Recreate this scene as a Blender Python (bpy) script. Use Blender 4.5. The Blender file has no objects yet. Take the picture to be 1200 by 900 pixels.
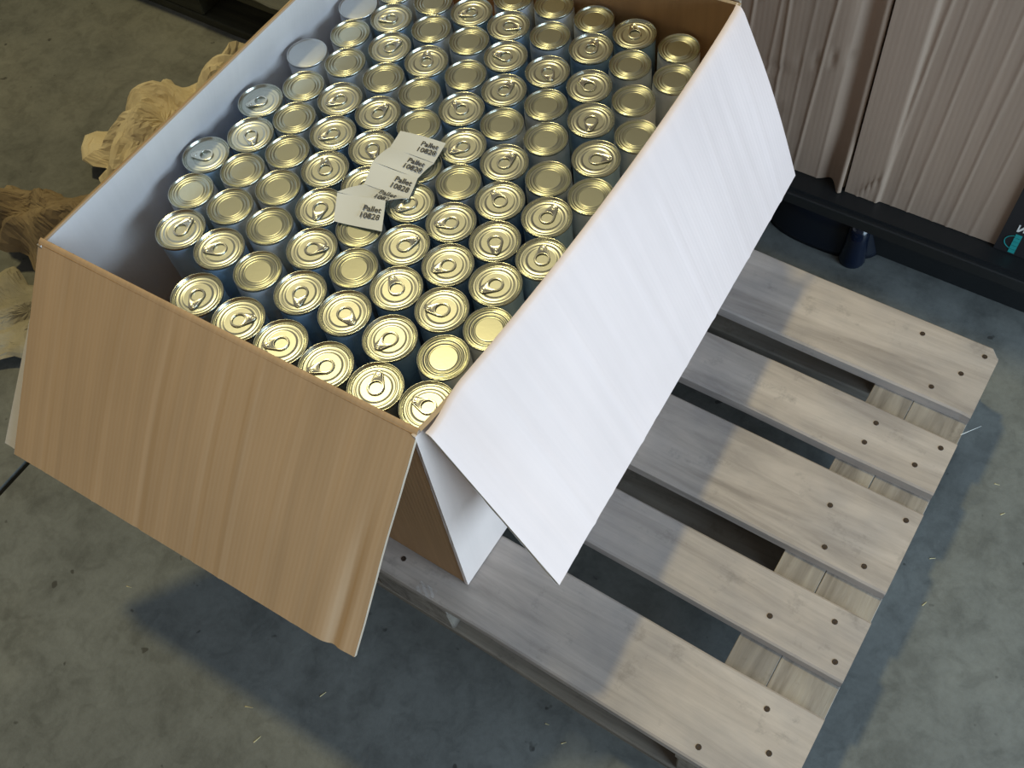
import bpy, bmesh, math, random
from mathutils import Vector, Matrix
random.seed(7)
scene = bpy.context.scene
COL = scene.collection

# ------------------------------------------------------------------ camera
RX = (0.8345721, 0.5414331, -0.1016836)
RY = (0.4240532, -0.7491972, -0.5088050)
RZ = (-0.3516649, 0.3815152, -0.8548555)
cam_d = bpy.data.cameras.new('camera')
cam = bpy.data.objects.new('camera', cam_d); COL.objects.link(cam)
cam_d.sensor_fit = 'HORIZONTAL'; cam_d.sensor_width = 36.0
cam_d.lens = 36.0 * 1181.06 / 1200.0
cam_d.clip_start = 0.02
cam.matrix_world = Matrix(((RX[0], -RY[0], -RZ[0], -0.065),
                           (RX[1], -RY[1], -RZ[1], -0.262),
                           (RX[2], -RY[2], -RZ[2], 1.551),
                           (0, 0, 0, 1)))
scene.camera = cam

# ------------------------------------------------------------------ world, lamps, exposure
w = bpy.data.worlds.new('hall_air'); scene.world = w; w.use_nodes = True
bg = w.node_tree.nodes['Background']
bg.inputs[0].default_value = (1.0, 0.95, 0.85, 1); bg.inputs[1].default_value = 0.15

def area(name, loc, target, sx, sy, power, col, shape='RECTANGLE'):
    d = bpy.data.lights.new(name, 'AREA'); d.shape = shape; d.size = sx; d.size_y = sy
    d.energy = power; d.color = col
    o = bpy.data.objects.new(name, d); COL.objects.link(o)
    o.location = loc
    o.rotation_euler = (Vector(target) - Vector(loc)).to_track_quat('-Z', 'Y').to_euler()
    return o
area('ceiling_lamp', (-3.3, 1.7, 8.0), (-0.6, 0.3, 0.2), 0.62, 0.62, 238, (1.0, 0.84, 0.40), 'DISK')
area('daylight_door', (2.3, -0.05, 1.12), (-0.6, 0.3, 0.4), 1.9, 1.7, 93, (0.62, 0.82, 1.0))

vs = scene.view_settings
vs.view_transform = 'Standard'; vs.look = 'None'; vs.gamma = 1.0; vs.exposure = 0.0
vs.use_curve_mapping = False

# ------------------------------------------------------------------ material helpers
def lin(c):
    return tuple(((v/255.0)/12.92 if v/255.0 <= 0.04045 else ((v/255.0+0.055)/1.055)**2.4) for v in c) + (1,)

class Mat:
    def __init__(s, name, rough=0.6, metal=0.0, spec=0.5):
        s.m = bpy.data.materials.new(name); s.m.use_nodes = True
        s.nt = s.m.node_tree; s.b = s.nt.nodes['Principled BSDF']
        s.b.inputs['Roughness'].default_value = rough; s.b.inputs['Metallic'].default_value = metal
        s.b.inputs['Specular IOR Level'].default_value = spec
        s.tc = s.nt.nodes.new('ShaderNodeTexCoord')
    def n(s, t, **kw):
        nd = s.nt.nodes.new(t)
        for k, v in kw.items(): setattr(nd, k, v)
        return nd
    def l(s, a, b): s.nt.links.new(a, b)
    def mapped(s, scale=(1, 1, 1), rot=(0, 0, 0)):
        mp = s.n('ShaderNodeMapping'); mp.inputs['Scale'].default_value = scale; mp.inputs['Rotation'].default_value = rot
        s.l(s.tc.outputs['Object'], mp.inputs['Vector']); return mp.outputs['Vector']
    def noise(s, vec, scale, detail=4, rough=0.55, dist=0.0):
        nd = s.n('ShaderNodeTexNoise'); s.l(vec, nd.inputs['Vector'])
        nd.inputs['Scale'].default_value = scale; nd.inputs['Detail'].default_value = detail
        nd.inputs['Roughness'].default_value = rough; nd.inputs['Distortion'].default_value = dist
        return nd.outputs['Fac']
    def ramp(s, fac, stops):
        r = s.n('ShaderNodeValToRGB'); e = r.color_ramp.elements
        while len(e) < len(stops): e.new(0.5)
        for el, (p, c) in zip(e, stops): el.position = p; el.color = c
        s.l(fac, r.inputs['Fac']); return r.outputs['Color']
    def mix(s, fac, a, b, mode='MIX'):
        m = s.n('ShaderNodeMix', data_type='RGBA', blend_type=mode)
        if isinstance(fac, (int, float)): m.inputs[0].default_value = fac
        else: s.l(fac, m.inputs[0])
        for i, v in ((6, a), (7, b)):
            if isinstance(v, tuple): m.inputs[i].default_value = v
            else: s.l(v, m.inputs[i])
        return m.outputs[2]
    def color(s, c):
        if isinstance(c, tuple): s.b.inputs['Base Color'].default_value = c
        else: s.l(c, s.b.inputs['Base Color'])
        return s
    def bump(s, h, strength=0.3, dist=0.001):
        b = s.n('ShaderNodeBump'); b.inputs['Strength'].default_value = strength; b.inputs['Distance'].default_value = dist
        s.l(h, b.inputs['Height']); s.l(b.outputs['Normal'], s.b.inputs['Normal']); return s

G = lambda v: (v, v, v, 1)
def plain(name, rgb, rough=0.6, metal=0.0, spec=0.5):
    return Mat(name, rough, metal, spec).color(lin(rgb)).m

def make_concrete():
    M = Mat('worn_concrete', 0.62, 0, 0.4)
    v = M.mapped()
    big = M.noise(v, 1.6, 5, 0.6); mid = M.noise(v, 9, 6, 0.65, 0.4); fine = M.noise(v, 90, 5, 0.7)
    c = M.ramp(big, [(0.30, lin((107, 110, 109))), (0.50, lin((123, 126, 124))), (0.72, lin((139, 140, 134)))])
    c = M.mix(0.55, c, M.ramp(mid, [(0.34, G(0.42)), (0.5, G(0.82)), (0.66, G(1.0))]), 'MULTIPLY')
    c = M.mix(0.5, c, M.ramp(fine, [(0.3, G(0.72)), (0.6, G(1.0))]), 'MULTIPLY')
    patch = M.noise(v, 24, 5, 0.6, 0.8)
    c = M.mix(0.5, c, M.ramp(patch, [(0.36, G(0.60)), (0.5, G(0.92)), (0.64, G(1.0))]), 'MULTIPLY')
    spots = M.noise(v, 34, 2, 0.5)
    c = M.mix(M.ramp(spots, [(0.71, G(0)), (0.75, G(0.75))]), c, lin((48, 47, 45)))
    return M.color(c).bump(fine, 0.25, 0.002).m
def make_wood(name, light, mid, dark, axis='x'):
    M = Mat(name, 0.72, 0, 0.3)
    inf = M.n('ShaderNodeObjectInfo')
    add = M.n('ShaderNodeVectorMath', operation='ADD'); sc = M.n('ShaderNodeVectorMath', operation='SCALE')
    sc.inputs['Scale'].default_value = 9.0
    cmb = M.n('ShaderNodeCombineXYZ')
    for i in range(3): M.l(inf.outputs['Random'], cmb.inputs[i])
    M.l(cmb.outputs[0], sc.inputs[0])
    M.l(M.tc.outputs['Object'], add.inputs[0]); M.l(sc.outputs[0], add.inputs[1])
    mp = M.n('ShaderNodeMapping'); mp.inputs['Scale'].default_value = (1.8, 16, 16) if axis == 'x' else (26, 2.2, 26); M.l(add.outputs[0], mp.inputs['Vector'])
    mp2 = M.n('ShaderNodeMapping'); mp2.inputs['Scale'].default_value = (5, 90, 90) if axis == 'x' else (120, 5, 120); M.l(add.outputs[0], mp2.inputs['Vector'])
    grain = M.noise(mp.outputs[0], 1.0, 6, 0.6, 1.2); fib = M.noise(mp2.outputs[0], 1.0, 4, 0.7, 0.5)
    blot = M.noise(add.outputs[0], 7, 4, 0.6)
    c = M.ramp(grain, [(0.28, lin(dark)), (0.48, lin(mid)), (0.70, lin(light))])
    c = M.mix(0.35, c, M.ramp(fib, [(0.3, G(0.62)), (0.6, G(1.0))]), 'MULTIPLY')
    c = M.mix(0.35, c, M.ramp(blot, [(0.35, lin((176, 176, 180))), (0.6, lin((255, 246, 232)))]), 'MULTIPLY')
    mp3 = M.n('ShaderNodeMapping'); mp3.inputs['Scale'].default_value = (4.2, 7.5, 3); M.l(add.outputs[0], mp3.inputs['Vector'])
    vo = M.n('ShaderNodeTexVoronoi'); vo.inputs['Scale'].default_value = 1.0; M.l(mp3.outputs[0], vo.inputs['Vector'])
    knot = M.ramp(vo.outputs['Distance'], [(0.05, G(0.55)), (0.075, G(0.75)), (0.10, G(0.25)), (0.16, G(0.0))])
    c = M.mix(knot, c, lin(tuple(int(v*.62) for v in dark)))
    stain = M.noise(add.outputs[0], 22, 5, 0.7)
    c = M.mix(M.ramp(stain, [(0.58, G(0)), (0.72, G(0.4))]), c, lin(tuple(int(v*.72) for v in dark)))
    return M.color(c).bump(fib, 0.4, 0.0015).m
def make_board_mat(name, rgb, axis, ridge=0.18, rough=0.62, spec=0.35, vary=0.10, scale=150):
    M = Mat(name, rough, 0, spec)
    sc = {'x': (1, .04, .04), 'y': (.04, 1, .04), 'z': (.04, .04, 1)}[axis]
    wv = M.n('ShaderNodeTexWave', wave_type='BANDS', bands_direction=axis.upper()); wv.inputs['Scale'].default_value = scale/6.283*2
    wv.inputs['Distortion'].default_value = 0.6
    M.l(M.tc.outputs['Object'], wv.inputs['Vector'])
    st = M.noise(M.mapped(sc), 60, 3, 0.5); bl = M.noise(M.mapped(), 5, 3, 0.5)
    base = lin(rgb); d = tuple(x*(1-vary) for x in base[:3])+(1,); l2 = tuple(min(1, x*(1+vary*0.6)) for x in base[:3])+(1,)
    c = M.ramp(st, [(0.3, d), (0.7, l2)])
    c = M.mix(0.4, c, M.ramp(bl, [(0.3, G(0.86)), (0.65, G(1))]), 'MULTIPLY')
    mixh = M.mix(0.5, wv.outputs['Color'], st)
    return M.color(c).bump(mixh, ridge, 0.001).m

MT = {}
MT['concrete'] = make_concrete()
MT['wood'] = make_wood('weathered_pallet_wood', (206, 196, 190), (188, 178, 172), (158, 149, 144))
MT['wood_cross'] = make_wood('grey_cross_board_wood', (182, 174, 164), (158, 150, 142), (122, 114, 106), 'y')
MT['wood_run'] = make_wood('grey_runner_wood', (176, 168, 158), (152, 144, 134), (118, 110, 102))
MT['wood_dark'] = make_wood('dark_damp_wood', (92, 94, 78), (74, 76, 64), (52, 54, 46))
MT['kraft_x'] = make_board_mat('brown_kraft_board', (212, 178, 142), 'x', 0.12)
MT['kraft_wall'] = make_board_mat('brown_kraft_wall', (178, 138, 98), 'x')
MT['white_y'] = make_board_mat('white_lined_board', (252, 232, 225), 'y', 0.12, 0.55, 0.4, 0.03)
MT['white_plain'] = make_board_mat('white_lined_wall', (240, 236, 236), 'y', 0.06, 0.6, 0.35, 0.03)
MT['white_out'] = make_board_mat('white_outer_board', (238, 222, 214), 'y', 0.06, 0.6, 0.35, 0.03)
MT['edge'] = make_board_mat('torn_board_edge', (206, 188, 168), 'x', 0.5, 0.9, 0.1, 0.35, 900)
MT['bgbox'] = make_board_mat('dull_brown_board', (162, 141, 124), 'x', 0.15, 0.65, 0.3, 0.06, 120)
MT['black_print'] = plain('black_print', (34, 33, 36), 0.55)
MT['teal_print'] = plain('teal_print', (38, 150, 150), 0.5)
MT['white_print'] = plain('white_print', (225, 225, 222), 0.5)
MT['black_plastic'] = plain('black_plastic', (30, 32, 34), 0.42)
MT['gloss_plastic'] = plain('glossy_black_plastic', (20, 26, 38), 0.30)
MT['nail'] = plain('rusty_nail', (70, 58, 50), 0.6, 0.4)
MT['label_paper'] = plain('label_paper', (242, 247, 255), 0.5)
MT['ink'] = plain('label_ink', (70, 70, 74), 0.6)
def make_gold(name, rgb, rough):
    M = Mat(name, rough, 1.0)
    nz = M.noise(M.mapped(), 220, 3, 0.6)
    return M.color(lin(rgb)).bump(nz, 0.05, 0.0006).m
MT['gold'] = make_gold('gold_lacquered_tin', (208, 211, 203), 0.35)
MT['gold_b'] = make_gold('gold_lacquered_end', (206, 208, 192), 0.30)
MT['silver'] = make_gold('silver_tin', (214, 216, 216), 0.30)
MT['tab'] = make_gold('ring_pull_tin', (240, 240, 230), 0.26)
MT['seam'] = make_gold('seam_tin', (206, 208, 196), 0.24)
for nm_, c_ in (('body', (172, 204, 236)), ('body_pale', (224, 230, 240))):
    MT[nm_] = make_gold('can_wall_'+nm_, c_, 0.34)
    MT[nm_].node_tree.nodes['Principled BSDF'].inputs['Metallic'].default_value = 0.3
def make_paper(name, rgb, dark):
    M = Mat(name, 0.8, 0, 0.2)
    nz = M.noise(M.mapped(), 14, 5, 0.6)
    return M.color(M.ramp(nz, [(0.3, lin(dark)), (0.7, lin(rgb))])).bump(M.noise(M.mapped(), 60, 3), 0.2, 0.003).m
MT['paper_tan'] = make_paper('tan_kraft_paper', (232, 218, 186), (214, 198, 164))
MT['paper_brown'] = make_paper('brown_kraft_paper', (160, 142, 114), (118, 102, 80))
MT['paper_grey'] = make_paper('greyish_paper', (186, 178, 158), (150, 144, 128))
MT['splinter'] = plain('pale_splinter', (214, 198, 150), 0.7)
def make_film():
    M = Mat('clear_film', 0.12, 0, 0.6); M.b.inputs['Base Color'].default_value = (0.9, 0.92, 0.95, 1)
    M.b.inputs['Alpha'].default_value = 0.05
    return M.m
MT['film'] = make_film()

# ------------------------------------------------------------------ object helpers
def props(o, label=None, cat=None, group=None, kind=None):
    if label: o['label'] = label
    if cat: o['category'] = cat
    if group: o['group'] = group
    if kind: o['kind'] = kind
    return o
def link(name, me, parent=None, loc=None):
    o = bpy.data.objects.new(name, me); COL.objects.link(o)
    if parent is not None:
        o.parent = parent
        o.location = loc if loc is not None else ((-parent.location) if parent.type == 'EMPTY' else (0, 0, 0))
    elif loc is not None: o.location = loc
    return o
def empty(name, loc, label=None, cat=None, group=None, kind=None):
    o = bpy.data.objects.new(name, None); COL.objects.link(o); o.location = loc; o.empty_display_size = 0.05
    return props(o, label, cat, group, kind)
def mesh(name, verts, faces, mats, midx=None, smooth=False):
    me = bpy.data.meshes.new(name); me.from_pydata([tuple(v) for v in verts], [], faces)
    for m in (mats if isinstance(mats, (list, tuple)) else [mats]): me.materials.append(MT[m])
    if midx:
        for p, i in zip(me.polygons, midx): p.material_index = i
    for p in me.polygons: p.use_smooth = smooth
    me.update(); return me
def bm_mesh(name, bm, mats, smooth=False):
    me = bpy.data.meshes.new(name); bmesh.ops.recalc_face_normals(bm, faces=bm.faces); bm.to_mesh(me); bm.free()
    for m in (mats if isinstance(mats, (list, tuple)) else [mats]): me.materials.append(MT[m])
    for p in me.polygons: p.use_smooth = smooth
    return me
def box_bm(x0, x1, y0, y1, z0, z1, bev=0.0, seg=1):
    bm = bmesh.new(); bmesh.ops.create_cube(bm, size=1.0)
    for v in bm.verts:
        v.co = Vector((x0 if v.co.x < 0 else x1, y0 if v.co.y < 0 else y1, z0 if v.co.z < 0 else z1))
    if bev: bmesh.ops.bevel(bm, geom=bm.edges[:], offset=bev, segments=seg, affect='EDGES')
    return bm
def lathe(name, prof, mats, pm=None, seg=40, cap=True, smooth=True):
    """prof: (r, z) from outside in; pm: material per band"""
    V = []; F = []; I = []
    rings = []
    for r, z in prof:
        if r < 1e-6: rings.append([len(V)]); V.append((0, 0, z)); continue
        rings.append(list(range(len(V), len(V)+seg)))
        for k in range(seg):
            a = 2*math.pi*k/seg; V.append((r*math.cos(a), r*math.sin(a), z))
    for i in range(len(rings)-1):
        A, B = rings[i], rings[i+1]; mi = pm[i] if pm else 0
        for k in range(seg):
            k2 = (k+1) % seg
            if len(B) == 1: F.append((A[k], A[k2], B[0]))
            else: F.append((A[k], A[k2], B[k2], B[k]))
            I.append(mi)
    return mesh(name, V, F, mats, I, smooth)
def panel(name, fn, nu, nv, t, mats, parent, flip=False, edge_jag=0.0, hinge=False):
    """sheet of board fn(u, v) -> point; thickness t on the far side of its normal; mats = face, back, edge"""
    P = [[Vector(fn(i/nu, j/nv)) for j in range(nv+1)] for i in range(nu+1)]
    N = [[None]*(nv+1) for _ in range(nu+1)]
    for i in range(nu+1):
        for j in range(nv+1):
            a = P[min(i+1, nu)][j]-P[max(i-1, 0)][j]; b = P[i][min(j+1, nv)]-P[i][max(j-1, 0)]
            n = a.cross(b).normalized(); N[i][j] = -n if flip else n
    V = []; F = []; I = []
    def idx(k, i, j): return k*(nu+1)*(nv+1)+i*(nv+1)+j
    for k in range(2):
        for i in range(nu+1):
            for j in range(nv+1):
                V.append(P[i][j]-N[i][j]*(t*k))
    for i in range(nu):
        for j in range(nv):
            q = (idx(0, i, j), idx(0, i+1, j), idx(0, i+1, j+1), idx(0, i, j+1))
            F.append(q if not flip else q[::-1]); I.append(0)
            q = (idx(1, i, j), idx(1, i, j+1), idx(1, i+1, j+1), idx(1, i+1, j))
            F.append(q if not flip else q[::-1]); I.append(1)
    loop = [(i, 0) for i in range(nu)]+[(nu, j) for j in range(nv)]+[(i, nv) for i in range(nu, 0, -1)]+[(0, j) for j in range(nv, 0, -1)]
    base = len(V)
    rnd = random.Random(len(name)*13+nu)
    for (i, j) in loop:
        jit = Vector((rnd.uniform(-1, 1), rnd.uniform(-1, 1), rnd.uniform(-1, 1)))*edge_jag
        V.append(P[i][j]+jit*0.3); V.append(P[i][j]-N[i][j]*t*0.5+jit); V.append(P[i][j]-N[i][j]*t+jit*0.3)
    L = len(loop)
    for k in range(L):
        a = base+3*k; b = base+3*((k+1) % L)
        for h in (0, 1):
            q = (a+h, a+h+1, b+h+1, b+h)
            F.append(q if not flip else q[::-1]); I.append(0 if (hinge and k < nu) else 2)
    me = mesh(name, V, F, mats, I, False)
    for p in me.polygons: p.use_smooth = p.material_index != 2
    return link(name, me, parent)
def ss(a, b, x):
    t = max(0.0, min(1.0, (x-a)/(b-a))); return t*t*(3-2*t)
def lerp(a, b, t): return a+(b-a)*t

# ================================================================== SETTING: concrete floor with a joint
jx0, jx1 = -1.392, -1.379
V = [(-9, -6, 0), (jx0, -6, 0), (jx0, 9, 0), (-9, 9, 0),
     (jx0, -6, -.02), (jx1, -6, -.02), (jx1, 9, -.02), (jx0, 9, -.02),
     (jx1, -6, 0), (8, -6, 0), (8, 9, 0), (jx1, 9, 0)]
F = [(0, 1, 2, 3), (4, 5, 6, 7), (8, 9, 10, 11), (1, 4, 7, 2), (5, 8, 11, 6)]
fl = link('floor', mesh('floor', V, F, 'concrete')); props(fl, kind='structure')

for nm, V in (('wall_back', [(-9, 9, 0), (8, 9, 0), (8, 9, 5), (-9, 9, 5)]), ('wall_left', [(-9, -6, 0), (-9, 9, 0), (-9, 9, 5), (-9, -6, 5)])):
    props(link(nm, mesh(nm, V, [(0, 1, 2, 3)], 'concrete')), kind='structure')

# ================================================================== wooden pallets
def rough_board(x0, x1, y0, y1, z0, z1, rnd, along='x', chamfer=None):
    """a sawn board with slightly uneven edges and rounded arrises"""
    n = 8; bm = bmesh.new(); rings = []
    j = lambda s: rnd.uniform(-s, s)
    for i in range(n+1):
        t = i/n; e = 0.0015
        if along == 'x':
            x = lerp(x0, x1, t)
            a, b = y0+j(e), y1+j(e)
            if chamfer and i == n: b -= 0.018
            if chamfer and i == n-1: x = x1-0.014
            pts = [(x, a, z0), (x, a, z1-.003), (x, a+.003, z1), (x, b-.003, z1), (x, b, z1-.003), (x, b, z0)]
        else:
            y = lerp(y0, y1, t); a, b = x0+j(.0005), x1+j(.0005)
            pts = [(a, y, z0), (a, y, z1-.0006), (a+.0006, y, z1), (b-.0006, y, z1), (b, y, z1-.0006), (b, y, z0)]
        rings.append([bm.verts.new(p) for p in pts])
    for r, s in zip(rings, rings[1:]):
        for k in range(6): bm.faces.new((r[k], r[(k+1) % 6], s[(k+1) % 6], s[k]))
    bm.faces.new(rings[0]); bm.faces.new(rings[-1])
    return bm
TOPB = [(0.0, 0.138), (0.194, 0.290), (0.337, 0.477), (0.514, 0.612), (0.663, 0.800)]
NAILS = [[(-.070, .111), (-.043, .061), (-.124, .020), (-.56, .10), (-.62, .03)],
         [(-.122, .228), (-.043, .266), (-.020, .215)],
         [(-.120, .424), (-.018, .456), (-.041, .361), (-.10, .36)],
         [(-.019, .591), (-.041, .546), (-.117, .584), (-.119, .545)],
         [(-.118, .771), (-.020, .776), (-.040, .729), (-.070, .685)]]
def nail_mesh():
    return lathe('nail', [(.0042, 0), (.0042, .0006), (.0034, .0009), (.0022, .0004), (0, .0002)], ['nail'], seg=9)
NAILM = nail_mesh()
def wooden_pallet(ox, oy, label, top, cross, seed, nails=True, boards=TOPB, length=1.2, runner=None):
    rnd = random.Random(seed)
    root = empty('wooden_pallet', (ox-length/2, oy+0.4, 0), label, 'pallet', None)
    for bi, (a, b) in enumerate(boards):
        me = bm_mesh('top_board', rough_board(ox-length, ox, oy+a, oy+b, .122, .144, rnd, 'x', chamfer=(bi == 4)), top)
        o = link('top_board', me, root)
        if nails:
            for (nx, ny) in NAILS[bi]:
                link('nail', NAILM, o, loc=(ox+nx, oy+ny, .1438))
    for cx in (0, -length/2+.0725, -length+.145):                       # split cross boards
        for (p, q) in ((0, -.0835), (-.0843, -.147)):
            me = bm_mesh('cross_board', rough_board(ox+cx+q, ox+cx+p, oy+.001, oy+.799, .1, .1218, rnd, 'y'), cross)
            link('cross_board', me, root)
        for (a, b) in ((0, .1), (.3275, .4725), (.7, .8)):
            link('block', bm_mesh('block', box_bm(ox+cx-.145, ox+cx-.002, oy+a+.002, oy+b-.002, .0222, .0998, .003), cross), root)
    for (a, b) in ((0, .1), (.3275, .4725), (.7, .8)):
        me = bm_mesh('bottom_runner', rough_board(ox-length, ox, oy+a, oy+b, 0.0, .022, rnd, 'x'), runner or cross)
        link('bottom_runner', me, root)
    return root
wooden_pallet(0, 0, 'weathered wooden pallet with five nailed boards under the big open carton', 'wood', 'wood_cross', 3, runner='wood_run')

# ================================================================== dark plastic pallet and big boxes behind
pp = empty('plastic_pallet', (-.35, 1.35, 0), 'black plastic pallet under the closed brown boxes', 'pallet')
link('deck', bm_mesh('deck', box_bm(-1.16, .62, .950, 1.75, .108, .144, .006, 2), 'black_plastic'), pp)
link('rim', bm_mesh('rim', box_bm(-1.163, .623, .946, .952, .112, .138, .002), 'black_plastic'), pp)
link('shade_skirt', bm_mesh('shade_skirt', box_bm(-1.15, .61, 1.0, 1.02, 0, .11, .003), 'black_plastic'), pp)  # solid black strip added so the recess under the deck stays dark
for cx in (-.37, -1.03, .50):
    for cy in (1.03, 1.35, 1.66):
        bm = bmesh.new()
        prof = [(0.0, 1.0), (0.108, 1.0)]
        # rounded tapering foot
        segs = 32; rows = []
        for z, s in ((0.0, 1.0), (.010, .985), (.055, .86), (.108, .80)):
            row = []
            for k in range(segs):
                a = 2*math.pi*k/segs; c, d = math.cos(a), math.sin(a); p = 2.6
                r = 1/((abs(c)**p+abs(d)**p)**(1/p))
                row.append(bm.verts.new((cx+.115*s*r*c, cy+.068*s*r*d, z)))
            rows.append(row)
        for A, B in zip(rows, rows[1:]):
            for k in range(segs): bm.faces.new((A[k], A[(k+1) % segs], B[(k+1) % segs], B[k]))
        bm.faces.new(rows[0]); bm.faces.new(rows[-1])
        link('foot', bm_mesh('foot', bm, 'gloss_plastic', True), pp)

MT['highlight_blue'] = plain('dark_highlight_blue', (15, 24, 42), 0.16)  # blue of the sheen on the foot, put into the colour
pl = lathe('foot_highlight', [(.024, 0), (.025, .004), (.024, .012), (.020, .06), (.018, .107), (0, .1075)], ['highlight_blue'], None, 20)  # bulge added on the foot to stand in for its blue highlight
o = link('foot_highlight', pl, pp, loc=Vector((-.297, .972, 0))-pp.location); o['label'] = 'round glossy blue-black post'

def crease(x, c, wd, a):                                               # a raised ridge profile
    t = (x-c)/wd; return a*math.exp(-t*t)
def closed_box(x0, x1, y0, y1, z0, z1, label, ridges, damaged, seed):
    rnd = random.Random(seed)
    root = empty('closed_carton', ((x0+x1)/2, (y0+y1)/2, z0), label, 'carton')
    W = x1-x0; H = z1-z0
    hz = [(rnd.uniform(0, 1), rnd.uniform(.1, .9), rnd.uniform(-.6, .6)) for _ in range(7)]
    def front(u, v):
        x = x0+W*u; z = z0+H*v
        y = y0+0.004
        for (ru, tilt, a) in ridges:
            y -= crease(x, ru+tilt*(z-z0), .0022, a*.62)
        if damaged:
            y += 0.012*math.exp(-((x-x1+.03)/.012)**2); y -= .004*math.exp(-((x-x1+.006)/.006)**2)
            y -= crease(z+0.05*(x-x1), .288-.0, .0025, .005) if x < x1-.02 else 0
            for (a, b, s) in hz:
                xc = x1-.05-.25*a
                y += crease(z-.25-.35*b, s*(x-xc), .003, .0055)*math.exp(-((x-xc)/.06)**2)
            y -= .012*math.exp(-((x-x1+.004)/.012)**2)*ss(.30, .144, z)
        else:
            y -= crease(z-z0-.02, .9*(x-x0-.035)+.02*math.sin(60*x), .003, .003)*ss(.14, .06, x-x0)
            y -= .006*ss(.062, .056, x-x0)
        return (x, y, z)
    panel('front_wall', front, 340, 60, .005, ['bgbox', 'bgbox', 'edge'], root, False, .0006)
    def wall(name, a, b):
        panel(name, lambda u, v: (lerp(a[0], b[0], u), lerp(a[1], b[1], u), z0+H*v), 4, 4, .005, ['bgbox', 'bgbox', 'edge'], root, False, 0)
    wall('side_wall', (x1, y0+.006), (x1, y1)); wall('side_wall', (x0, y1), (x0, y0+.006)); wall('back_wall', (x1, y1), (x0, y1))
    panel('top_panel', lambda u, v: (lerp(x0, x1, u), lerp(y0, y1, v), z1), 4, 4, .005, ['bgbox', 'bgbox', 'edge'], root)
    return root
ridA = [(-.40, .02, .002), (-.445, .05, .0035), (-.47, .03, .0015), (-.50, .0, .003), (-.53, .05, .002), (-.57, .04, .003), (-.66, .05, .002)]
closed_box(-1.13, -.349, .990, 1.60, .1455, .98, 'creased brown closed box behind the white flap, its lower corner dented', ridA, True, 5)
ridB = [(-.288, .04, .0035), (-.262, .03, .0015), (-.235, .035, .002), (-.19, .03, .0015), (-.165, .03, .0022), (-.125, .03, .0016), (-.04, .03, .0015), (.03, .03, .002), (.2, .03, .002)]
cb = closed_box(-.3445, .55, .990, 1.60, .1455, 1.02, 'brown closed box with black printed panel and teal logo near its base', ridB, False, 9)
# print on the face of the right-hand box
def flat(name, pts, y, mat, parent, t=.0006):
    n = len(pts)
    V = [(x, y, z) for x, z in pts]+[(x, y+t, z) for x, z in pts]
    F = [tuple(range(n)), tuple(range(2*n-1, n-1, -1))]+[(i, n+i, n+(i+1) % n, (i+1) % n) for i in range(n)]
    return link(name, bm_mesh(name, bm_from(V, F), mat), parent)
def bm_from(V, F):
    bm = bmesh.new(); vs_ = [bm.verts.new(v) for v in V]
    for f in F: bm.faces.new([vs_[i] for i in f])
    return bm
pr = flat('printed_panel', [(-.083, .1455), (.545, .1455), (.545, .52), (-.078, .52)], .9870, 'black_print', cb, .003)
pr['label'] = 'black printed panel'
def arcpts(cx, cz, r0, r1, a0, a1, n=14):
    o = [(cx+r1*math.cos(math.radians(lerp(a0, a1, i/n))), cz+r1*math.sin(math.radians(lerp(a0, a1, i/n)))) for i in range(n+1)]
    return o+[(cx+r0*math.cos(math.radians(lerp(a1, a0, i/n))), cz+r0*math.sin(math.radians(lerp(a1, a0, i/n)))) for i in range(n+1)]
for k in range(5):
    z = .149+k*.0092
    flat('logo_letter', [(-.0605, z), (-.0500, z), (-.0500, z+.0082), (-.0605, z+.0082)], .9862, 'teal_print', pr)
flat('logo_arc', arcpts(-.057, .174, .0150, .0163, 100, 255), .9862, 'teal_print', pr)
flat('white_letter', [(-0.0620, 0.2000), (-0.0590, 0.2000), (-0.0525, 0.2100), (-0.0525, 0.2020), (-0.0500, 0.2020), (-0.0500, 0.2160), (-0.0535, 0.2160), (-0.0595, 0.2050), (-0.0595, 0.2160), (-0.0620, 0.2160)], .9862, 'white_print', pr)

# dark pallet with film on it behind the far left corner
dp = wooden_pallet(-1.36, .91, 'dark damp wooden pallet on the floor behind the crumpled paper', 'wood_dark', 'wood_dark', 11, nails=False)
def film_fn(u, v):
    x = lerp(-2.3, -1.45, u); y = lerp(.90, 1.25, v)
    return (x, y, .1475+.004*abs(math.sin(23*x+9*y))+.004*abs(math.sin(31*y-17*x+1))+.002*math.sin(90*x))
fm = panel('plastic_film', film_fn, 60, 26, .0004, ['film', 'film', 'film'], None)
props(fm, 'rumpled clear plastic film lying on the dark pallet', 'film')

# ================================================================== the big open carton
ZB, ZR = .1455, .597
ct = empty('open_carton', (-.81, .43, ZB), 'large open carton with folded-out flaps, full of tin cans, on the wooden pallet', 'carton')
XN, XL, YB = -.513, -1.106, .834
def bowR(y):  t = (y-.055)/(YB-.055); return XN+.019*max(0, math.sin(math.pi*min(1, max(0, t))))**0.7
def bowL(y):  t = (y-.04)/(YB-.04); return XL-.021*math.sin(math.pi*min(1, max(0, t)))
T = .006
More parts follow.
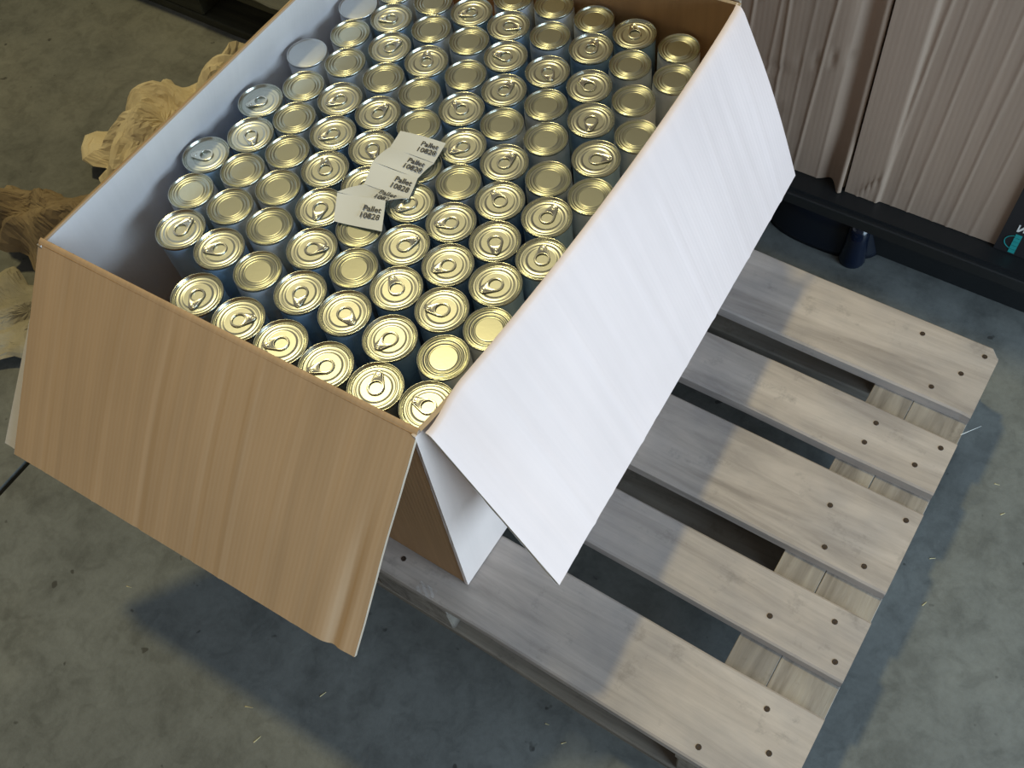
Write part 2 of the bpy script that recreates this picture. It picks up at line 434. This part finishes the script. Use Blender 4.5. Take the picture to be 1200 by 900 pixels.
# walls: outer face listed, thickness goes inwards
def f_front(u, v):                     # seen from -Y
    x = lerp(XL, XN-.005, u); z = lerp(ZB, ZR, v); y = lerp(.047, lerp(.038, .057, u), v)-.006*math.sin(math.pi*v)*math.sin(math.pi*u)
    return (x+.004*math.sin(math.pi*v)*ss(.8, 1, u), y, z)
panel('front_wall', f_front, 40, 20, T, ['kraft_wall', 'kraft_wall', 'kraft_wall'], ct, False, .0006)
def f_right(u, v):                     # seen from +X
    y = lerp(lerp(.046, .055, v), YB, u); z = lerp(ZB, ZR, v)
    x = lerp(XN, bowR(y), ss(.2, 1, v))+.004*math.sin(math.pi*v)*math.sin(math.pi*min(1, u*3)) if u < 1 else lerp(XN, bowR(y), v)
    return (x, y, z)
panel('side_wall', f_right, 40, 20, T, ['white_out', 'white_plain', 'white_out'], ct, False, .0006)['label'] = 'white-lined carton wall'
def f_back(u, v):
    x = lerp(XN, XL, u); z = lerp(ZB, ZR, v); return (x, YB+.002*math.sin(9*u), z-.004*math.sin(14*u)*v)
panel('back_wall', f_back, 40, 14, T, ['kraft_wall', 'kraft_wall', 'edge'], ct, False, .0012)
def f_left(u, v):
    y = lerp(YB, .036, u); z = lerp(ZB, ZR, v)
    return (lerp(XL, bowL(y), ss(0, .3, v)*ss(1.0, .84, v)), y, z)
panel('side_wall', f_left, 40, 20, T, ['white_plain', 'white_plain', 'edge'], ct, False, .0006)
panel('bottom_panel', lambda u, v: (lerp(XL, XN, u), lerp(.048, YB, v), ZB+T), 6, 6, T, ['kraft_wall', 'kraft_wall', 'edge'], ct)
# front flap: brown liner up, hinged on the front wall, 48 degrees down
def flap_curve(s, th, r):              # distance s along a sheet that rolls over with radius r to angle th
    arc = r*th
    if s < arc:
        a = s/r; return r*math.sin(a), -r*(1-math.cos(a))
    return r*math.sin(th)+(s-arc)*math.cos(th), -r*(1-math.cos(th))-(s-arc)*math.sin(th)
vdist = lambda v: (v*.12 if v < .25 else lerp(.03, 1, (v-.25)/.75))     # denser near the hinge
FR = [(.10, .0012), (.27, .0010), (.405, .0028), (.455, .0010), (.56, .0022), (.635, .0030), (.75, .0012), (.86, .0010)]
def f_fflap(u, v, off=0.0, du=0.0):
    s = vdist(v)*lerp(.326, .322, u); th = math.radians(48)
    o, d = flap_curve(s, th, .007)
    x = lerp(XL, XN, u)+du*s; y0 = lerp(.038, .057, u)
    sgn = 0
    for (c, a) in FR: sgn += crease(u, c+.012*s/.3*math.sin(40*c), .005, a)*(.4 if int(c*100) % 2 else -.4)*ss(0, .05, s)
    k = s/.3
    sgn -= crease(u, .945+.01*(1-k), .012, .0045*ss(.25, 1, k)); sgn -= .012*ss(.90, 1, u)*ss(.45, 1, k)*.5
    sgn += .004*math.sin(math.pi*k)*math.sin(math.pi*u)
    n = (0, -math.sin(th), math.cos(th))
    y = y0+.0075-o+n[1]*(sgn-off); z = ZR+.004+d+n[2]*(sgn-off)
    return (x, y, z)
panel('front_flap', f_fflap, 120, 26, .005, ['kraft_x', 'kraft_x', 'edge'], ct, True, .0007, True)['label'] = 'brown front flap folded down'
ff = panel('under_flap', lambda u, v: (lambda p: (p[0]-.030*v, p[1], p[2]))(f_fflap(u*.93, .3+.7*v, .0075)), 60, 20, .003, ['white_plain', 'white_plain', 'white_plain'], ct, True, .0005)
ff['label'] = 'white layer under the brown flap'
# right flap: white liner up
WR = [(.05, .0012), (.13, .0022), (.19, .0014), (.30, .0018), (.36, -.0012), (.47, .0014), (.60, .0022), (.68, -.0010), (.77, .0020), (.86, .0016), (.93, .0022)]
def f_rflap(u, v):
    k = vdist(v); y = lerp(.062, .818, u)
    th = math.radians(lerp(58, 67, u)); s = k*lerp(.300, .312, u)
    r = .012; o, d = flap_curve(s, th, r)
    hx = bowR(y)-.003 + .012*ss(.1, 0, u)
    dev = 0
    for (c, a) in WR: dev += crease(u, c+.05*(k-.5)*math.sin(31*c)*.4, .006, a*.5)*ss(.02, .1, s)
    dev += .006*math.sin(math.pi*k)*ss(.85, 1, u)
    n = (math.sin(th), 0, math.cos(th))
    targ = lerp(-.349, -.388, u); full = hx+flap_curve(lerp(.300, .312, u), th, r)[0]
    x = hx+o+(targ-full)*k*.9+n[0]*dev
    yy = y+lerp(-.004, .006, u)*k
    return (x, yy, ZR+.009+d+n[2]*dev)
panel('side_flap', f_rflap, 130, 26, .005, ['white_y', 'white_plain', 'edge'], ct, True, .0008, True)['label'] = 'white side flap folded out'
# left flap and back flap hang down outside
def f_lflap(u, v):
    k = vdist(v); y = lerp(.045, .815, u); th = math.radians(86); o, d = flap_curve(k*.30, th, .005)
    return (XL+.0075-o-.026*ss(.03, .3, k), y, ZR+.0035+d)
panel('side_flap', f_lflap, 20, 20, .003, ['kraft_x', 'white_plain', 'edge'], ct, False, .0006, True)
def f_bflap(u, v):
    k = vdist(v); x = lerp(XN-.004, XL+.004, u); th = math.radians(84); o, d = flap_curve(k*.30, th, .005)
    return (x, YB+.004+o, ZR+.003+d)
panel('back_flap', f_bflap, 20, 20, .005, ['kraft_x', 'kraft_wall', 'edge'], ct, True, .0012)

# ================================================================== tin cans
ZT = lambda y: .533-.009*max(0, min(1, (y-.1)/.7))
SC = lambda y: 1.02-.085*max(0, min(1, (y-.1)/.68))
HC = .125
bodyT = lathe('body', [(.0305, -HC), (.0322, -HC+.0005), (.0326, -HC+.003), (.0326, -HC+.006), (.0332, -HC+.010), (.0332, -.050), (.0334, -.048), (.0332, -.046),
                       (.0332, -.014), (.0337, -.010), (.0338, -.0045)], ['body'], None, 40)
lidT = lathe('lid', [(.0338, -.0045), (.0348, -.0036), (.0350, -.0012), (.0346, -.0002), (.0340, 0), (.0334, -.0006), (.0326, -.0042), (.0314, -.0050), (.0304, -.0044),
                     (.0296, -.0028), (.0286, -.0024), (.0262, -.0024), (.0254, -.00275), (.0246, -.00275), (.0238, -.0024), (.0205, -.0024), (.0196, -.0029), (.0186, -.0031), (.0181, -.0031), (.006, -.0031), (.0, -.0031)],
              ['gold', 'seam'], [1]*8+[0]*20, 48)
bodyP = lathe('body', [(.0305, -HC), (.0322, -HC+.0005), (.0334, -HC+.004), (.0332, -HC+.010), (.0332, -.050), (.0334, -.048), (.0332, -.046), (.0332, -.016), (.0330, -.011), (.0318, -.006), (.0317, -.0040)],
              ['body_pale'], None, 40)
lidP = lathe('can_end', [(.0317, -.0042), (.0326, -.0034), (.0328, -.0012), (.0324, -.0002), (.0317, 0), (.0310, -.0007), (.0304, -.0042), (.0294, -.0048), (.0284, -.0042), (.0278, -.0022),
                         (.0270, -.0018), (.0252, -.0018), (.0245, -.0030), (.0226, -.0030), (.0219, -.0020), (.0206, -.0020), (.0199, -.0032), (.0186, -.0034), (.0178, -.0024), (.0172, -.0022), (.0168, -.0022), (.006, -.0022), (0, -.0022)],
              ['gold_b', 'seam'], [1]*7+[0]*20, 48)
lidS = lathe('can_end', [(.0317, -.0042), (.0326, -.0034), (.0328, -.0012), (.0324, -.0002), (.0317, 0), (.0310, -.0005), (.0305, -.0016), (.0290, -.0014), (.018, -.0010), (0, -.0008)],
              ['silver', 'silver'], None, 48)
def tab_mesh():
    """ring pull: eye at the origin, nose towards +x"""
    N = 32; V = []; F = []
    def hull(a):
        c, s = math.cos(a), math.sin(a); R0, R1, L = .0108, .0056, .0180
        best = R0
        for r, cx in ((R0, 0), (R1, L)):       # support of the two circles and their tangent
            b = cx*c; disc = r*r-(cx*s)**2
            if disc >= 0: best = max(best, b+math.sqrt(disc)) if b+math.sqrt(disc) > 0 else best
        # tangent lines
        al = math.asin((R0-R1)/L); ny, nx = math.cos(al), math.sin(al)
        for sg in (1, -1):
            den = c*nx+sg*s*ny
            if den > 1e-6:
                t = R0/den; px, py = t*c, t*s
                t0 = R0*nx; t1 = L+R1*nx
                if t0 <= px <= t1 and py*sg > 0: best = max(best, t)
        return best
    prof = []
    for k in range(N):
        a = 2*math.pi*k/N; ro = hull(a); c, s = math.cos(a), math.sin(a)
        ri = .0080+.0003*math.cos(a)
        wd = ro-ri
        rows = [(ro-.0002, .0), (ro, .0008), (ro-.0008, .0019), (ro-min(.0017, wd*.5), .0014), (ri+min(.0012, wd*.4), .0013), (ri+.0005, .0018), (ri, .0012), (ri+.0003, .0)]
        prof.append(rows)
        for r, z in rows: V.append((r*c, r*s, z))
    m = 8
    for k in range(N):
        k2 = (k+1) % N
        for i in range(m): F.append((k*m+i, k2*m+i, k2*m+(i+1) % m, k*m+(i+1) % m))
    me = mesh('ring_pull', V, F, 'tab', None, True)
    return me
TAB = tab_mesh()
RIV = lathe('rivet', [(.0034, 0), (.0033, .0009), (.0026, .0013), (.0018, .0009), (0, .0010)], ['tab'], None, 16)
CANS = [
(-1.0750,0.6557,'P',0),(-1.0098,0.6564,'T',-146),(-1.0425,0.7126,'P',0),(-0.9726,0.7174,'P',0),(-0.9046,0.7242,'T',-137),(-0.8651,0.7809,'P',0),
(-0.8359,0.7235,'T',14),(-1.0464,0.5986,'P',0),(-0.9717,0.6014,'T',71),(-0.9384,0.6640,'P',0),(-0.8709,0.6679,'P',0),(-0.8026,0.6647,'T',-172),
(-1.0796,0.5327,'P',0),(-1.0131,0.5434,'P',0),(-0.9403,0.5434,'P',0),(-0.9032,0.6017,'T',121),(-0.8336,0.6043,'P',0),(-0.7654,0.6034,'T',85),
(-1.0382,0.4736,'P',0),(-0.9715,0.4775,'T',-122),(-0.9033,0.4805,'T',87),(-0.8731,0.5424,'P',0),(-0.7991,0.5436,'T',158),(-0.7306,0.5456,'P',0),
(-0.8357,0.4881,'P',0),(-0.7564,0.4844,'T',-120),(-0.6876,0.4856,'T',81),(-0.8689,0.4212,'T',-41),(-0.9377,0.4179,'T',-122),(-1.0082,0.4154,'P',0),
(-0.9040,0.3576,'T',129),(-0.9738,0.3580,'P',0),(-0.7234,0.4261,'P',0),(-0.7892,0.4260,'P',0),(-0.8348,0.3612,'T',8),(-0.7981,0.7932,'P',0),
(-0.7272,0.7932,'P',0),(-0.6568,0.7917,'T',127),(-0.5841,0.7932,'P',0),(-0.7673,0.7322,'P',0),(-0.6984,0.7355,'T',98),(-0.6302,0.7314,'P',0),
(-0.5596,0.7338,'P',0),(-0.7298,0.6650,'T',-43),(-0.6604,0.6668,'T',164),(-0.5900,0.6702,'P',0),(-0.6959,0.6062,'P',0),(-0.6236,0.6097,'T',-68),
(-0.5518,0.6122,'P',0),(-0.6606,0.5499,'P',0),(-0.5805,0.5506,'T',27),(-0.6183,0.4889,'P',0),(-0.5515,0.4890,'P',0),(-1.0776,0.4193,'T',-126),
(-1.0447,0.3586,'T',-41),(-1.0771,0.2970,'T',-153),(-1.0089,0.2999,'P',0),(-1.0489,0.2345,'P',0),(-0.9793,0.2399,'P',0),(-0.9417,0.2989,'P',0),
(-0.8657,0.2989,'T',-69),(-1.0137,0.1751,'T',89),(-0.9427,0.1759,'T',-145),(-0.9070,0.2396,'P',0),(-0.8307,0.2375,'T',32),(-0.8706,0.1723,'P',0),
(-0.9163,0.1027,'T',-67),(-0.8412,0.0998,'T',39),(-0.7979,0.1731,'T',-60),(-0.7604,0.2387,'P',0),(-0.7267,0.1760,'T',-19),(-0.7696,0.0998,'T',-144),
(-0.7950,0.2960,'P',0),(-0.6915,0.2397,'T',144),(-0.6527,0.1736,'T',-108),(-0.7612,0.3647,'T',-112),(-0.6919,0.3631,'T',-145),(-0.7245,0.3016,'T',62),
(-0.6547,0.3027,'T',-127),(-0.6550,0.4253,'T',151),(-0.6226,0.3644,'T',-52),(-0.5848,0.4310,'T',89),(-0.5536,0.3695,'T',117),(-0.5836,0.3068,'T',-121),
(-0.6211,0.2412,'T',-158),(-0.5526,0.2458,'P',0),(-0.5780,0.1834,'P',0),(-0.6979,0.1016,'T',-131),(-0.6255,0.1078,'T',114),(-0.5547,0.1179,'T',-178),
]
GT, GP = 'ring-pull cans in the open carton', 'plain-ended cans in the open carton'
rnd = random.Random(21)
ORD = ['first', 'second', 'third', 'fourth', 'fifth', 'sixth', 'seventh', 'eighth', 'ninth', 'tenth', 'eleventh', 'twelfth', 'thirteenth']
special = {}
what = {'T': 'ring-pull tin can', 'P': 'plain gold-ended tin can'}
front_row = sorted([i for i, c in enumerate(CANS) if c[1] < .13], key=lambda i: -CANS[i][0])
for n, i in enumerate(front_row):
    special[i] = (what[CANS[i][2]]+' in the carton corner where brown and white flaps meet' if n == 0 else
                  what[CANS[i][2]]+', %s from the flap corner in the row behind the brown flap' % ORD[n], None)
side_row = sorted([i for i, c in enumerate(CANS) if c[0] > -.60 and i not in special], key=lambda i: CANS[i][1])
for n, i in enumerate(side_row):
    special[i] = (what[CANS[i][2]]+', %s from the corner can along the white side flap' % ORD[n], None)
left_row = sorted([i for i, c in enumerate(CANS) if c[0] < -1.0 and i not in special and i not in (0, 12)], key=lambda i: CANS[i][1])
for n, i in enumerate(left_row):
    special[i] = (what[CANS[i][2]]+', %s from the dark empty corner along the white-lined wall' % ORD[n], None)
under = {72: 'plain gold-ended tin can half hidden under the near end of the label strip', 34: 'ring-pull tin can mostly covered by the middle of the label strip',
         24: 'plain gold-ended tin can under the far end of the label strip', 33: 'plain gold-ended tin can showing a sliver beside the third label',
         75: 'ring-pull tin can with the lower labels overhanging its ring', 27: 'ring-pull tin can whose ring touches the second label edge'}
for i, t_ in under.items(): special[i] = (t_, None)
SIL = {0, 12}
for i, (x, y, kind, ang) in enumerate(CANS):
    z = ZT(y); s = SC(y)
    if i in special: lab, grp = special[i]
    elif i in SIL: lab, grp = 'smooth silver-ended tin can along the white-lined wall of the open carton', 'silver-ended cans in the open carton'
    elif kind == 'T': lab, grp = 'gold-lidded tin can with a ring pull, packed upright in the open carton', GT
    else: lab, grp = 'tin can with a plain ribbed gold end and no ring pull in the open carton', GP
    root = empty('tin_can', (x, y, z-HC), lab, 'can', grp)
    root.rotation_euler = (0, 0, math.radians(ang) if kind == 'T' else rnd.uniform(0, 6.28))
    root.scale = (s, s, 1)
    link('body', bodyT if kind == 'T' else bodyP, root, loc=(0, 0, HC))
    if kind == 'T':
        ld = link('lid', lidT, root, loc=(0, 0, HC)); ld.rotation_euler = (rnd.uniform(-.008, .008), rnd.uniform(-.008, .008), 0)
        tb = link('ring_pull', TAB, root, loc=(0, 0, HC-.0021)); tb.rotation_euler = (rnd.gauss(0, .02), -.03-abs(rnd.gauss(0, .02)), 0)
        link('rivet', RIV, tb, loc=(.0172, 0, .0007))
    else:
        ld = link('can_end', lidS if i in SIL else lidP, root, loc=(0, 0, HC)); ld.rotation_euler = (rnd.uniform(-.008, .008), rnd.uniform(-.008, .008), 0)
# sheet of board that carries this layer, and the cans of the lower layers that show beside it
pad_o = [(-.524, .818), (-1.085, .818), (-1.085, .44), (-1.075, .20), (-1.03, .14), (-.955, .13), (-.95, .068), (-.524, .068)]
def pad():
    n = len(pad_o); V = [(x, y, ZT(y)-HC-.0005) for x, y in pad_o]+[(x, y, ZT(y)-HC-.0045) for x, y in pad_o]
    F = [tuple(range(n)), tuple(range(2*n-1, n-1, -1))]+[(i, n+i, n+(i+1) % n, (i+1) % n) for i in range(n)]
    return bm_mesh('layer_pad', bm_from(V, F), 'kraft_wall')
o = link('layer_pad', pad()); props(o, 'brown board sheet between the can layers inside the open carton', 'cardboard sheet')
for (x, y) in ((-1.050, .21), (-1.02, .17), (-.915, .103), (-1.055, .30), (-1.055, .375), (-.84, .101)):
    for lay in (0, 1):
        if (x, y) == (-1.02, .17): x, y = -.985, .168
        hz = (ZT(y)-HC-.0045-.1519)/2/HC
        root = empty('tin_can', (x, y, .1519+lay*hz*HC), 'tin can standing in the dark lower layers of the open carton', 'can', 'cans in the lower layers')
        root.scale = (.98, .98, hz)
        link('body', bodyP, root, loc=(0, 0, HC)); link('can_end', lidP, root, loc=(0, 0, HC))

# ================================================================== strip of pallet labels on the cans
LP = [((-.8475, .4625), (-.7765, .4735), .5335), ((-.842, .4285), (-.770, .4355), .5335), ((-.846, .3950), (-.773, .4020), .535),
      ((-.834, .3590), (-.764, .3670), .532), ((-.8545, .3265), (-.7845, .3450), .5385), ((-.8325, .2875), (-.7615, .3030), .5325)]
ls = empty('label_strip', (-.81, .38, .534), 'strip of five white paper labels reading Pallet 10828, lying on the cans', 'label strip')
def text_mesh(body, size):
    cu = bpy.data.curves.new('lettering', 'FONT'); cu.body = body; cu.size = size; cu.align_x = 'CENTER'; cu.space_line = 0.92
    cu.extrude = .00008; cu.resolution_u = 2; cu.offset = size*.012
    ob = bpy.data.objects.new('lettering', cu); COL.objects.link(ob)
    dg = bpy.context.evaluated_depsgraph_get(); me = bpy.data.meshes.new_from_object(ob.evaluated_get(dg))
    bpy.data.objects.remove(ob); me.materials.clear(); me.materials.append(MT['ink']); return me
TXT = text_mesh('Pallet\n10828', .0122)
for i in range(5):
    (a0, b0, z0), (a1, b1, z1) = LP[i], LP[i+1]
    A, B = Vector((*a0, z0)), Vector((*b0, z0)); Cc, D = Vector((*a1, z1)), Vector((*b1, z1))
    def lf(u, v, A=A, B=B, Cc=Cc, D=D, i=i):
        p = A.lerp(B, u).lerp(Cc.lerp(D, u), v)
        p.z += .0016*math.sin(math.pi*v)*(1 if i % 2 else -.3)+.0014*math.sin(math.pi*u*1.2+i)
        return p
    lb = panel('label', lambda u, v: lf(u, 1-v), 10, 6, .0003, ['label_paper']*3, ls, True)
    # print: reading left to right across the label
    X = (B-A).normalized(); up = ((A+B)/2-(Cc+D)/2); up = (up-X*up.dot(X)).normalized(); nrm = X.cross(up)
    o = lf(.74, .44)+nrm*.0014
    t = bpy.data.objects.new('lettering', TXT); COL.objects.link(t); t.parent = lb
    t.matrix_local = Matrix(((X.x, up.x, nrm.x, o.x), (X.y, up.y, nrm.y, o.y), (X.z, up.z, nrm.z, o.z), (0, 0, 0, 1)))

# ================================================================== crumpled packing paper on the floor
def crumpled(cx, cy, rx, ry, rot, H, mat, label, seed, base=.0):
    r = random.Random(seed); R, S = 26, 72
    folds = [(r.uniform(0, math.pi), r.uniform(.08, .20), r.uniform(0, 9), 1.0) for _ in range(5)]+[(r.uniform(0, math.pi), r.uniform(.03, .06), r.uniform(0, 9), .24) for _ in range(5)]
    bnd = [1+.16*math.sin(3*a+seed)+.10*math.sin(7*a+2*seed)+.06*math.sin(13*a+seed) for a in [2*math.pi*k/S for k in range(S)]]
    def tri(t): t = t % 2.0; return t if t < 1 else 2-t
    def pt(f, k):
        a = 2*math.pi*k/S; b = bnd[k % S]*f
        x, y = rx*b*math.cos(a), ry*b*math.sin(a)
        h = 0; tw = 0
        for (an, wd, ph, am) in folds:
            h += am*tri((x*math.cos(an)+y*math.sin(an))/wd+ph); tw += am
        h = h/tw
        h = (h-.25)*1.7*H*(1.05-.75*f**4)+H*.12
        x += .010*math.sin(55*y+seed)+r.uniform(-1, 1)*.002; y += .010*math.sin(49*x+seed)+r.uniform(-1, 1)*.002
        c, s = math.cos(rot), math.sin(rot)
        return (cx+c*x-s*y, cy+s*x+c*y, base+max(.0015, h))
    V = [pt(0, 0)]; F = []
    for i in range(1, R+1):
        for k in range(S): V.append(pt((i/R)**.8, k))
    for k in range(S): F.append((0, 1+k, 1+(k+1) % S))
    for i in range(R-1):
        for k in range(S):
            k2 = (k+1) % S; a = 1+i*S; b = a+S
            F.append((a+k, b+k, b+k2, a+k2))
    me = mesh('crumpled_paper', V, F, mat, None, False)
    o = link('crumpled_paper', me)
    md = o.modifiers.new('sheet', 'SOLIDIFY'); md.thickness = .0006
    return props(o, label, 'paper', 'crumpled packing paper')
crumpled(-1.655, .575, .15, .235, math.radians(-3), .16, 'paper_tan', 'light tan crumpled kraft paper lying along the carton side', 4)
crumpled(-1.66, .262, .22, .100, math.radians(10), .17, 'paper_brown', 'dark brown crumpled kraft paper heap with deep folds', 5)
crumpled(-1.61, .078, .19, .090, math.radians(16), .12, 'paper_grey', 'greyish crumpled paper near the floor joint', 13)

# ================================================================== small bits
def splinter(x, y, z, a, L, wd, label, mat='splinter', group='wood splinters on the floor'):
    V = [(-L/2, -wd*.3, 0), (L/2, -wd*.1, 0), (L/2, wd*.1, 0), (-L/2, wd*.5, 0), (-L/2*.8, 0, wd*.5), (L/2*.9, 0, wd*.4)]
    F = [(0, 3, 2, 1), (0, 1, 5, 4), (1, 2, 5), (2, 3, 4, 5), (3, 0, 4)]
    o = link('wood_splinter', bm_mesh('wood_splinter', bm_from(V, F), mat)); o.location = (x, y, z); o.rotation_euler = (0, 0, a)
    return props(o, label, 'splinter', group)
for (x, y, a, L) in ((-.743, -.262, .4, .014), (-.70, -.292, 1.3, .014), (-.655, -.185, 1.2, .012), (.045, .49, .6, .010), (.11, .615, .9, .008), (.062, .415, 1.2, .010),
                     (-1.05, -.22, .3, .010), (.085, .66, .2, .008), (-.30, -.05, .8, .008), (-.335, -.04, .2, .007)):
    splinter(x, y, .0, a, L, .0022, 'pale wood splinter lying on the concrete floor')
splinter(.008, .640, .146, .95, .036, .0016, 'long thin splinter sticking out from the pallet end', 'white_print', None)
def scrap_fn(u, v):
    return (lerp(-.575, -.545, u), lerp(-.002, .014, v), .1445+.006*abs(math.sin(7*u+5*v))+.004*abs(math.sin(11*v-6*u)))
sc_ = panel('plastic_scrap', scrap_fn, 12, 8, .0003, ['film', 'film', 'film'], None)
props(sc_, 'small crumpled clear plastic scrap on the front pallet board', 'plastic scrap')
